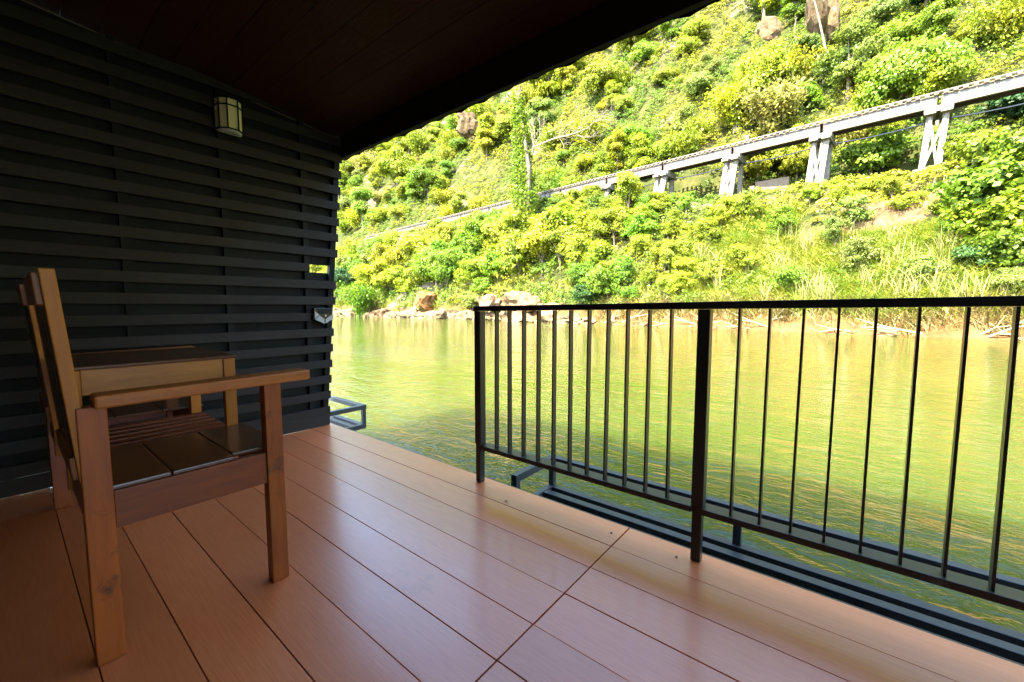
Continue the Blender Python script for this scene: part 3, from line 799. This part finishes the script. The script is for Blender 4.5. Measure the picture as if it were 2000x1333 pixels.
YG, GR, DK, GG, YE, TN = (.205, .235, .011), (.140, .215, .011), (.035, .080, .016), (.175, .215, .035), (.250, .255, .011), (.270, .235, .050)
NAMES = {YG: 'yellow-green', GR: 'bright green', DK: 'dark green', GG: 'grey-green', YE: 'golden yellow', TN: 'dry tan'}
used_n = {}
def plant(kind, x, y, sc, tint, z=None, label=None, group=None, cat=None, sz=None, var=None):
    i = random.randrange(len(PROTO[kind])) if var is None else var
    cm, tm = PROTO[kind][i]
    z = ground(x, y) - .15 if z is None else z
    nm = {'tree': 'hillside_tree', 'shrub': 'shrub', 'bamboo': 'bamboo_clump', 'large_leaved_tree': 'large_leaved_tree'}[kind]
    o = bpy.data.objects.new(nm, None); COL.objects.link(o); o.empty_display_size = .3
    o.location = (x, y, z); o.rotation_euler = (0, 0, random.uniform(0, 6.28))
    s = sc; o.scale = (s, s, (sz or s))
    c = link('crown' if kind != 'bamboo' else 'leaves', cm, o)
    jj = random.uniform(.85, 1.2); j = [jj * random.uniform(.94, 1.06) for _ in range(3)]
    c.color = (tint[0] * j[0], tint[1] * j[1], tint[2] * j[2], 1)
    link('trunk' if kind != 'bamboo' else 'culms', tm, o)
    tag(o, label, cat or {'tree': 'tree', 'shrub': 'shrub', 'bamboo': 'bamboo', 'large_leaved_tree': 'tree'}[kind], group)
    return o

def pick(u, v):
    """kind of green by place on the slope (slow patches)"""
    q = noise.noise(Vector((u * .09, v * .09, 1.7))) + random.uniform(-.25, .25)
    if q < -.42: return GG
    if q < -.20: return GR
    if q < .26: return YG
    if q < .46: return YE
    return TN if random.random() < .35 else YG

placed = []
def sight_limit(x, y):
    """height above which a plant at (x, y) would hide the girders from the deck"""
    # the line from the deck through (x, y) meets the track at y_t = 44.2 - .095 x_t, x_t = x / y * y_t
    yt = 44.2 / (1 + .095 * x / y)
    return 99.0 if y >= yt else EYE + (16.25 - 1.0 - EYE) * y / yt
def where(x, y, z, lower):
    d = Vector((x, y, z - EYE)); f = Vector((-math.sin(YAW), math.cos(YAW), 0)); r_ = Vector((math.cos(YAW), math.sin(YAW), 0))
    u = CX + F_PX * d.dot(r_) / d.dot(f)
    side = ('by the slatted wall end' if u < 790 else 'between wall end and vine-covered trunk' if u < 1000 else 'just right of the vine-covered trunk' if u < 1250
            else 'by the three shorter viaduct piers' if u < 1620 else 'near the tall crossed pier')
    if lower: h = 'low on the bank' if y - yb(x) < 6 else 'just below the track'
    else: h = 'just above the track' if y - ytrack(x) < 10 else 'high on the slope'
    return h + ' ' + side
def free(x, y, r):
    for a, b, c in placed:
        if (a - x) ** 2 + (b - y) ** 2 < (r * .5 + c * .5) ** 2: return False
    return True
def inview(x, y, z):
    d = Vector((x, y, z - EYE)); f = Vector((-math.sin(YAW), math.cos(YAW), 0)); r_ = Vector((math.cos(YAW), math.sin(YAW), 0))
    w_ = d.dot(f)
    if w_ < 1: return False
    u = CX + F_PX * d.dot(r_) / w_; v = CY - F_PX * (d.z / w_) - 66
    return 600 < u < 2080 and -160 < v < 700 and v > (1415 - u) * .42 - 140

# named, singular plants first
specials = [
    # kind, photo u, v, y, scale, tint, label
    ('large_leaved_tree', 1945, 500, 34.5, 1.35, (.13, .19, .012), 'large-leaved green tree at the right edge, nearest the river'),
    ('large_leaved_tree', 1990, 380, 37.5, 1.3, (.15, .20, .012), 'big-leaved yellow-green tree at the right edge under the viaduct'),
    ('large_leaved_tree', 1900, 345, 41.5, .75, (.16, .21, .012), 'broad-leaved bush right of the tall crossed viaduct pier'),
    ('large_leaved_tree', 1700, 352, 47.6, 1.25, (.13, .19, .012), 'leafy green tree between the two right-hand viaduct piers, behind them'),
    ('large_leaved_tree', 1965, 300, 48.5, .9, DK, 'tree tinted dark green for the viaduct shade at the right edge'),  # dark tint paints in the shadow behind the viaduct
    ('large_leaved_tree', 1960, 440, 33.6, 1.0, (.16, .215, .012), 'sunlit round-leaved tree at the right edge between the two taller ones'),
    ('large_leaved_tree', 1985, 570, 31.5, .8, (.12, .17, .012), 'leafy bush at the right edge just above the handrail'),
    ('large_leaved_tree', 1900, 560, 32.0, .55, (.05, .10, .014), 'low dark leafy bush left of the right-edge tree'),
    ('large_leaved_tree', 1905, 300, 44.0, .8, (.17, .22, .012), 'sunlit broad-leaved bush beside the foot of the tall crossed pier'),
    ('tree', 1740, 120, 57, 1.15, GR, 'rounded bright green tree beside a dark hollow, upper right slope'),
    ('tree', 1800, 110, 60, 1.15, DK, 'tree tinted dark for the shade in the hollow of the upper right slope'),  # shade of the hollow is put into the leaf tint
    ('tree', 1240, 200, 55, 1.25, GR, 'dense bright green tree on the slope left of the bamboo'),
    ('bamboo', 1500, 240, 53, 1.35, TN, 'tan feathery bamboo clump above the track'),
    ('bamboo', 1440, 215, 54, 1.25, YE, 'golden yellow bamboo clump left of the tan one'),
    ('bamboo', 1545, 170, 57, 1.1, YE, 'yellow bamboo clump high on the slope right of the tan one'),
    ('bamboo', 1150, 190, 58, 1.2, YE, 'golden bamboo clump just below the roof edge'),
    ('bamboo', 700, 480, 34.5, 1.2, GR, 'green drooping bamboo clump beside the wall end, left of the others'),
    ('tree', 682, 520, 38.5, 1.5, DK, 'dark green tree right beside the slatted wall end'),  # dark green leaf tint also carries the shade by the wall end
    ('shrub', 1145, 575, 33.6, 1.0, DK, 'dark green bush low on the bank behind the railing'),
    ('tree', 925, 560, 36.5, .75, GG, 'grey-green bush over the boulders at the waterline'),
]
for kind, u, v, yy, sc, tint, lab in specials:
    p = aim(u, v, yy); plant(kind, p.x, yy, sc, tint, label=lab, var=0); placed.append((p.x, yy, 2.0 * sc))

cnt = 0
# slope above the track
tries = 0
while tries < 9000:
    tries += 1
    x = random.uniform(-175, 34); st = ytrack(x)
    y = st + 3.4 + (34 if x > -60 else 50) * random.random() ** 1.15
    z = ground(x, y)
    if not inview(x, y, z + 1.5): continue
    sc = random.choice([random.uniform(.55, .95), random.uniform(.85, 1.3), random.uniform(1.2, 1.8)]) * (1 + max(0, (y - st - 12)) * .012) * (1.2 if x < -45 else 1)
    if y < st + 6: sc = min(sc, 1.1)
    if noise.noise(Vector((x * .1, y * .14, 9.4))) > .45: continue       # bare rock and scrub shows here
    if not free(x, y, 1.55 * sc): continue
    placed.append((x, y, 1.55 * sc)); cnt += 1
    tint = pick(x, y)
    kind = 'tree' if random.random() < .72 else 'bamboo'
    if kind == 'bamboo': tint = random.choice([YE, YG, YG, TN, YG]); sc = max(.7, sc * .85)
    wh = where(x, y, z, False); kn = 'tree' if kind == 'tree' else 'bamboo clump'
    plant(kind, x, y, sc, tint, sz=sc * random.uniform(.9, 1.35), label=f'{NAMES[tint]} {kn} {wh}', group=f'{NAMES[tint]} {kn}s {wh}')
    if cnt > 290: break
up_cnt = cnt
# bank below the track
tries = 0; cnt = 0
while tries < 9000:
    tries += 1
    x = random.uniform(-100, 14); b0 = yb(x); st = ytrack(x)
    y = random.uniform(b0 + 1.6, st + 1.6)
    z = ground(x, y)
    if not inview(x, y, z + .5): continue
    q = (y - b0) / (st - b0)
    if x > -15:
        if (y > st - 2.2): continue
        if -6.5 < x < 5.5 and q < .62 and random.random() < .8: continue       # reeds grow here
        sc = random.uniform(.45, .75) * (1.0 if q < .6 else .72)
    else:
        sc = random.uniform(1.0, 1.9) if x < -22 else random.uniform(.7, 1.2)
        if y > st - 1.8 and (x > -24 or x < -36): continue
        if x < -19 and y > st - 6.0: sc = min(sc * .55, .75)
    if x < -18:
        lim = sight_limit(x, y) + .25 - z
        if -34 < x * 44 / y * 1.0 < -29: lim += .8
        if lim < .8: continue
        if random.random() < .14 and x > -75: lim += 1.3
        sc = min(sc, lim / 3.1)
    elif x < 9:
        yt_ = 44.2 / (1 + .095 * x / y); lim = EYE + ((11.2 if x * yt_ / y > -12 else 12.7) - EYE) * y / yt_ - z
        if lim < .5: continue
        sc = min(sc, lim / 2.9)
    if not free(x, y, 1.15 * sc): continue
    placed.append((x, y, 1.15 * sc)); cnt += 1
    tint = pick(x + 50, y)
    if tint == TN and random.random() < .6: tint = YG
    plant('shrub', x, y, sc * 1.15, tint, z=ground(x, y) - .05, sz=sc * random.uniform(1.15, 1.6), label=f'{NAMES[tint]} shrub {where(x, y, z, True)}', group=f'{NAMES[tint]} shrubs {where(x, y, z, True)}')
    if cnt > 270: break
print('PLANTS', up_cnt, cnt)

# undergrowth: a continuous leafy cover of low mounds and creepers over the whole slope
def mound(x, y, sc):
    """0..1 height of rounded mounds, each about sc metres wide"""
    d, _ = noise.voronoi(Vector((x / sc, y / sc, .5)), distance_metric='DISTANCE')
    return max(0.0, 1 - (d[0] / .75) ** 2)
U, UD = [], []
i = 0
while i < 40000:
    x = random.uniform(-175, 30) if random.random() < .35 else random.uniform(-100, 30); b0 = yb(x); st = ytrack(x)
    y = b0 + 1.1 + (st - b0 + (33 if x > -60 else 55)) * random.random()
    z = ground(x, y)
    if not inview(x, y, z): continue
    i += 1
    up_ = y > st + 2.5
    if noise.noise(Vector((x * .1, y * .14, 9.4))) > .50 and random.random() < .6: continue
    if -1.2 < x < 3.8 and 34.5 < y < 38.2 and random.random() < .9: continue
    if -7 < x < 8 and y < 39 and random.random() < .55: continue
    far = min(1.0, max(0.0, (-x - 14) / 12))
    H = (.35 + 1.9 * mound(x, y, 3.1)) if up_ else (.25 + .35 * mound(x, y, 1.7) + far * 2.0 * mound(x, y, 2.4) * (.45 if y > st - 4 else 1))
    if y - b0 < 2.5: H *= .5
    k = random.randrange(14, 28); rr = random.uniform(.22, .5)
    if x < -14 and y < st + 1: H = max(.1, min(H, sight_limit(x, y) + .2 - z))
    t_ = rng.normal(size=(k, 3)); t_ /= np.linalg.norm(t_, axis=1, keepdims=True); t_[:, 2] = np.abs(t_[:, 2])
    U.append(np.array([x, y, z + H * random.uniform(.6, 1.0)]) + t_ * rng.uniform(.5, 1.3, (k, 1)) * np.array([rr, rr, rr * .8]))
    UD.append(t_ * .9 + np.array([0, -.25, .1]))
U = np.vstack(U); UD = np.vstack(UD)
def leafstuff(name, P, size, tint, label=None, D=None):
    v, n = leaf_cloud(P, size, .25, 1.15, D)
    o = link(name, quads_mesh(name, v, n, M['leaf'])); o.color = (*tint, 1); o['kind'] = 'stuff'
    return tag(o, label, 'undergrowth')
sel = np.array([noise.noise(Vector((a * .14, b * .14, 5))) + .35 * noise.noise(Vector((a * .6, b * .6, 2))) for a, b, c in U])
for lo, hi, tint, lab in ((-9, -.22, (.11, .17, .014), 'deep green undergrowth in patches over the hillside'), (-.22, .06, (.13, .175, .014), 'fresh green undergrowth in patches over the hillside'),
                          (.06, .36, (.20, .20, .012), 'yellow-green undergrowth in patches over the hillside'), (.36, 9, (.225, .215, .02), 'yellowing dry undergrowth in patches over the hillside')):
    k_ = (sel > lo) & (sel <= hi)
    if k_.any(): leafstuff('undergrowth', U[k_], .145, tint, lab, UD[k_])
print('UNDERGROWTH', len(U))

# reeds and grasses of the near bank
def blades(name, n, xr, fy, hr, wr, tint, label, droop=(.3, 1.0), seed=5):
    r = np.random.default_rng(seed)
    V = np.empty((n, 8, 3)); c = 0
    roots = []
    while len(roots) < n:
        cx = r.uniform(*xr); cy = fy(cx, r.uniform())
        for _ in range(r.integers(14, 34)):
            roots.append((cx + r.normal() * .22, cy + r.normal() * .2))
    roots = np.array(roots[:n]); z = np.array([ground(a, b) for a, b in roots]) - .05
    a = r.uniform(0, 2 * math.pi, n); h = r.uniform(*hr, n); dr = r.uniform(*droop, n) * h; wd = r.uniform(*wr, n)
    px, py = np.cos(a), np.sin(a); sx, sy = np.sin(a * 1.7), np.cos(a * 1.7)
    for i, q in enumerate((0, .4, .75, 1.0)):
        out = dr * q ** 2; zz = z + h * (q - .35 * q ** 3 * (dr / h))
        ww = wd * (1, .9, .6, .12)[i]
        V[:, 2 * i] = np.stack([roots[:, 0] + px * out - sx * ww, roots[:, 1] + py * out - sy * ww, zz], 1)
        V[:, 2 * i + 1] = np.stack([roots[:, 0] + px * out + sx * ww, roots[:, 1] + py * out + sy * ww, zz], 1)
    base = (np.arange(n) * 8)[:, None]
    F = np.concatenate([base + np.array([2 * i, 2 * i + 1, 2 * i + 3, 2 * i + 2]) for i in range(3)], 1).reshape(-1, 4)
    m = len(F)
    me = bpy.data.meshes.new(name); me.vertices.add(8 * n); me.vertices.foreach_set('co', V.astype(np.float32).ravel())
    me.loops.add(4 * m); me.loops.foreach_set('vertex_index', F.astype(np.int32).ravel())
    me.polygons.add(m); me.polygons.foreach_set('loop_start', np.arange(0, 4 * m, 4, dtype=np.int32)); me.polygons.foreach_set('loop_total', np.full(m, 4, dtype=np.int32))
    me.materials.append(M['grass']); me.update(calc_edges=True)
    o = link(name, me); o.color = (*tint, 1); o['kind'] = 'stuff'; return tag(o, label, 'reeds')
for n_, tint_, nm_, lab_, sd in ((17000, (.245, .235, .026), 'riverbank_reeds', 'golden reeds leaning over one another on the right-hand bank', 5), (17000, (.20, .235, .018), 'riverbank_reeds', 'yellow-green reeds tangled among the golden ones on the right-hand bank', 15),
                             (9000, (.12, .18, .013), 'riverbank_reeds', 'green reeds tangled among the golden ones on the right-hand bank', 16), (1500, (.26, .23, .09), 'dry_stalks', 'pale dry stalks sticking out of the reeds on the right-hand bank', 17)):
    blades(nm_, n_, (-10, 10), lambda x, q: yb(x) + .9 + (9.6 if not -3.4 < x < 3.8 else 6.4) * q, (.4, 1.35) if sd != 17 else (1.2, 2.2), (.010, .022), tint_, lab_, droop=(.4, 1.5) if sd != 17 else (.05, .5), seed=sd)
blades('dry_grass', 7000, (-17, 10), lambda x, q: yb(x) + .35 + 1.3 * q, (.5, 1.2), (.015, .03), (.19, .14, .045), 'straw-coloured dry grass hanging over the muddy waterline', droop=(.6, 1.3), seed=7)
blades('bank_grass', 9000, (-70, -9), lambda x, q: yb(x) + .9 + 6 * q, (.5, 1.3), (.02, .045), (.19, .20, .02), 'yellow-green grass among the boulders of the far left bank', seed=8)

# ---- boulders along the waterline
def boulder_mesh(seed):
    bm = bmesh.new(); bmesh.ops.create_icosphere(bm, subdivisions=3, radius=1)
    for v in bm.verts:
        d = v.co.normalized(); q = noise.fractal(d * 1.3 + Vector((seed * 3.1, 0, 0)), .8, 2.2, 4)
        c = noise.cell(d * 1.6 + Vector((seed * 5.7, 1, 0))) * .16
        v.co = d * (1 + .42 * q + c); v.co.z *= .8
    me = bpy.data.meshes.new('boulder'); bm.to_mesh(me); bm.free(); me.materials.append(M['rock']); return me
BM = [boulder_mesh(i) for i in range(6)]
def boulder(x, y, z, r, label, group=None, c=(1, 1, 1), name='boulder', sq=(1, 1, 1)):
    o = link(name, random.choice(BM)); o.location = (x, y, z); o.rotation_euler = (random.uniform(-.3, .3), random.uniform(-.3, .3), random.uniform(0, 6))
    o.scale = (r * sq[0], r * sq[1], r * sq[2]); o.color = (*c, 1)
    return tag(o, label, 'rock', group)
for (u, v, yy, r, c, l) in [(960, 585, 34.8, 1.3, (1, 1, 1), 'tall pale boulder just left above the railing corner'),
                            (1010, 580, 34.6, 1.5, (1.02, 1, .98), 'large cream boulder with a slanting top right above the railing corner'),
                            (1040, 590, 34.2, 1.1, (1, 1, 1), 'cream boulder right of the slanting one'),
                            (1075, 602, 33.7, 1.2, (1, 1, .95), 'pale boulder behind the leftmost balusters'),
                            (832, 580, 36.3, 1.5, (1.1, .80, .48), 'orange weathered boulder poking out of the left bank bushes'),
                            (1120, 618, 32.9, .8, (.5, .5, .5), 'darker low rock at the waterline behind the railing'),
                            (1200, 622, 32.0, .6, (.9, .8, .7), 'low brown rock at the waterline behind the middle of the first railing panel'),
                            (1965, 640, 28.7, .30, (.2, .2, .2), 'small dark rock in the water by the right-hand balusters')]:
    p = aim(u, v, yy); boulder(p.x, yy, p.z - r * .35, r, l, c=tuple(.72 * q for q in c))
i = 0; x = -78.0
while x < -17.5:
    r = random.uniform(.6, 1.4) * (1 if x < -24 else .7)
    boulder(x, yb(x) + random.uniform(-.2, .7), WZ + .1 * r, r, 'pale weathered boulder in the row along the far waterline', 'boulders along the far waterline', (random.uniform(.5, .85),) * 3, sq=(1.25, .9, random.uniform(.6, 1.0)))
    x += r * random.uniform(.7, 1.25)
x = -17.0
while x < 9:
    r = random.uniform(.12, .38)
    boulder(x, yb(x) + random.uniform(-.3, .5), WZ + .02, r, 'small brown stone in the mud of the right-hand waterline', 'stones in the right-hand mud', (.8, .62, .45), name='stone')
    x += random.uniform(.5, 1.6)
# layered ledge in the reeds
led = empty('rock_ledge', (1.6, 37.0, 5.8), label='pale layered rock ledge showing through the reeds on the right-hand slope', cat='rock')
for k in range(6):
    zz = 5.2 + k * .45; mb = MB(); n = 15; v = []
    for lay in (0, 1):
        for j in range(n):
            q = j / (n - 1); xx = -1.6 + 5.2 * q + .15 * k
            yy = 35.7 + k * .33 + .22 * fbm(xx, k * 3.0, .8, 3)
            v.append((xx, yy, zz + .40 * lay + .18 * q)); 
        for j in range(n):
            q = 1 - j / (n - 1); xx = -1.6 + 5.2 * q + .15 * k
            v.append((xx, 39.2, zz + .40 * lay + .18 * q))
    m_ = 2 * n; mb.v = v; mb.f = [tuple(range(m_)), tuple(range(2 * m_ - 1, m_ - 1, -1))] + [(j, (j + 1) % m_, m_ + (j + 1) % m_, m_ + j) for j in range(m_)]
    o = mb.build('rock_layer', M['rock'], led); o.color = (.62, .58, .52, 1)
p = aim(1880, 405, 37.6)
boulder(p.x, 37.6, p.z - .2, .95, 'dark blue-grey rock beside the layered ledge', c=(.16, .2, .26), sq=(1.3, 1, .8))
# cliff face near the top
for u, v, yy, r, l in ((1600, 20, 62, 3.2, 'tall pale cliff face at the top of the slope'), (1500, 38, 60, 1.2, 'grey rock outcrop left of the tall cliff face'), (905, 232, 66, 2.2, 'pale pinkish rock face below the roof edge, left part of the slope')):
    p = aim(u, v, yy); boulder(p.x, yy + 1.2, p.z - r * .35, r, l, c=(.46, .46, .42), name='cliff_face', sq=(1.15, .45, 1.5))

# ---- vine-covered trunk and the bent dead tree
p0 = aim(1030, 425, 41.0); p1 = aim(1012, 185, 42.5)
vt = empty('vine_covered_tree', (p0.x, 41, ground(p0.x, 41)), label='tall bare trunk wrapped in green climbing vines, crossing in front of the viaduct', cat='tree')
zg0 = ground(p0.x, 41)
tr = MB().tube([(p0.x, 41, zg0 - .5), (p0.x - .1, 41.4, (zg0 + p1.z) / 2), (p1.x, 42.5, p1.z)], [.35, .26, .12], 8)
for dx, dz in ((1.8, 2.2), (-1.5, 2.6), (.8, 3.2)): tr.tube([(p1.x, 42.5, p1.z - .6), (p1.x + dx * .5, 42.5, p1.z + dz * .6), (p1.x + dx, 42.4, p1.z + dz)], [.1, .06, .02], 5)
tr.build('trunk', M['bark'], vt)
q = rng.uniform(0, 1, 9500) ** 1.15; a = rng.uniform(0, 6.28, 9500)
rad = (.65 + 1.25 * (1 - q) ** 1.2 + .35 * np.sin(q * 23) ** 2) * rng.uniform(.5, 1, 9500)
P = np.stack([p0.x + (p1.x - p0.x) * q + np.cos(a) * rad, 41 + 1.5 * q + np.sin(a) * rad, zg0 + (p1.z - .5 - zg0) * q + rng.normal(size=9500) * .2], 1)
v, n = leaf_cloud(P - np.array(vt.location), .24, .1, 1.1, droop=1)
o = link('vines', quads_mesh('vines', v, n, M['leaf']), vt); o.color = (.14, .19, .012, 1)

def dead_tree(spec, label, origin_y, rad=.16):
    pts = [aim(u, v, y) for u, v, y in spec]; g = ground(pts[0].x, pts[0].y)
    t = empty('dead_tree', (pts[0].x, pts[0].y, g), label=label, cat='tree')
    mb = MB(); n = len(pts); b = [Vector((pts[0].x, pts[0].y, min(g, pts[0].z) - .3))] + pts
    mb.tube(b, [rad * 1.1] + [rad * (1 - .7 * i / n) for i in range(n)], 7)
    mb.build('trunk', M['deadwood'], t)
    r = random.Random(len(label)); tw = MB()
    def br(p, d, l, rr, dep):
        e = p + d * l; mid = (p + e) / 2 + Vector((r.uniform(-.1, .1), 0, r.uniform(-.05, .2))) * l
        tw.tube([p, mid, e], [rr, rr * .8, rr * .5], 4)
        if dep:
            for _ in range(3):
                br(e if r.random() < .6 else mid, (d + Vector((r.uniform(-.9, .9), r.uniform(-.6, .6), r.uniform(-.6, .8)))).normalized(), l * .72, rr * .55, dep - 1)
    for i in range(2, n):
        for _ in range(3):
            d = (pts[i] - pts[i - 1]).normalized() + Vector((r.uniform(-.6, .8), r.uniform(-.4, .4), r.uniform(-.3, .9)))
            br(pts[i], d.normalized(), r.uniform(1.2, 2.0), rad * .38, 3)
    tw.build('twigs', M['deadwood'], t)['kind'] = 'stuff'
dead_tree([(1036, 375, 49), (1035, 330, 49), (1042, 288, 48.6), (1080, 272, 48), (1120, 262, 47.6), (1150, 250, 47.4)], 'bleached dead tree with a sharply bent trunk above the track', 49)
dead_tree([(1612, 95, 58), (1600, 40, 57.5), (1590, 0, 57)], 'thin bleached dead tree near the top of the slope', 58, .11)

# ---- driftwood and roots at the muddy waterline
for k in range(16):
    x = random.uniform(-16, 8.5); y = yb(x) + random.uniform(-.5, .4); L = random.uniform(.7, 2.4); a = random.uniform(-.5, .5) + (3.14 if random.random() < .5 else 0)
    z = WZ + random.uniform(.0, .25); mb = MB()
    e = Vector((x + math.cos(a) * L, y + math.sin(a) * L * .4 - .2, z + random.uniform(-.25, .7)))
    mb.tube([(x, y, z), ((x + e.x) / 2, (y + e.y) / 2, (z + e.z) / 2 + .12), e], [.05, .04, .015], 5)
    mb.tube([((x + e.x) / 2, (y + e.y) / 2, (z + e.z) / 2 + .12), (e.x - .2, e.y - .1, e.z + .45)], [.03, .01], 5)
    tag(mb.build('driftwood', M['deadwood']), 'bleached branch lying at the muddy right-hand waterline', 'branch', 'driftwood along the mud')
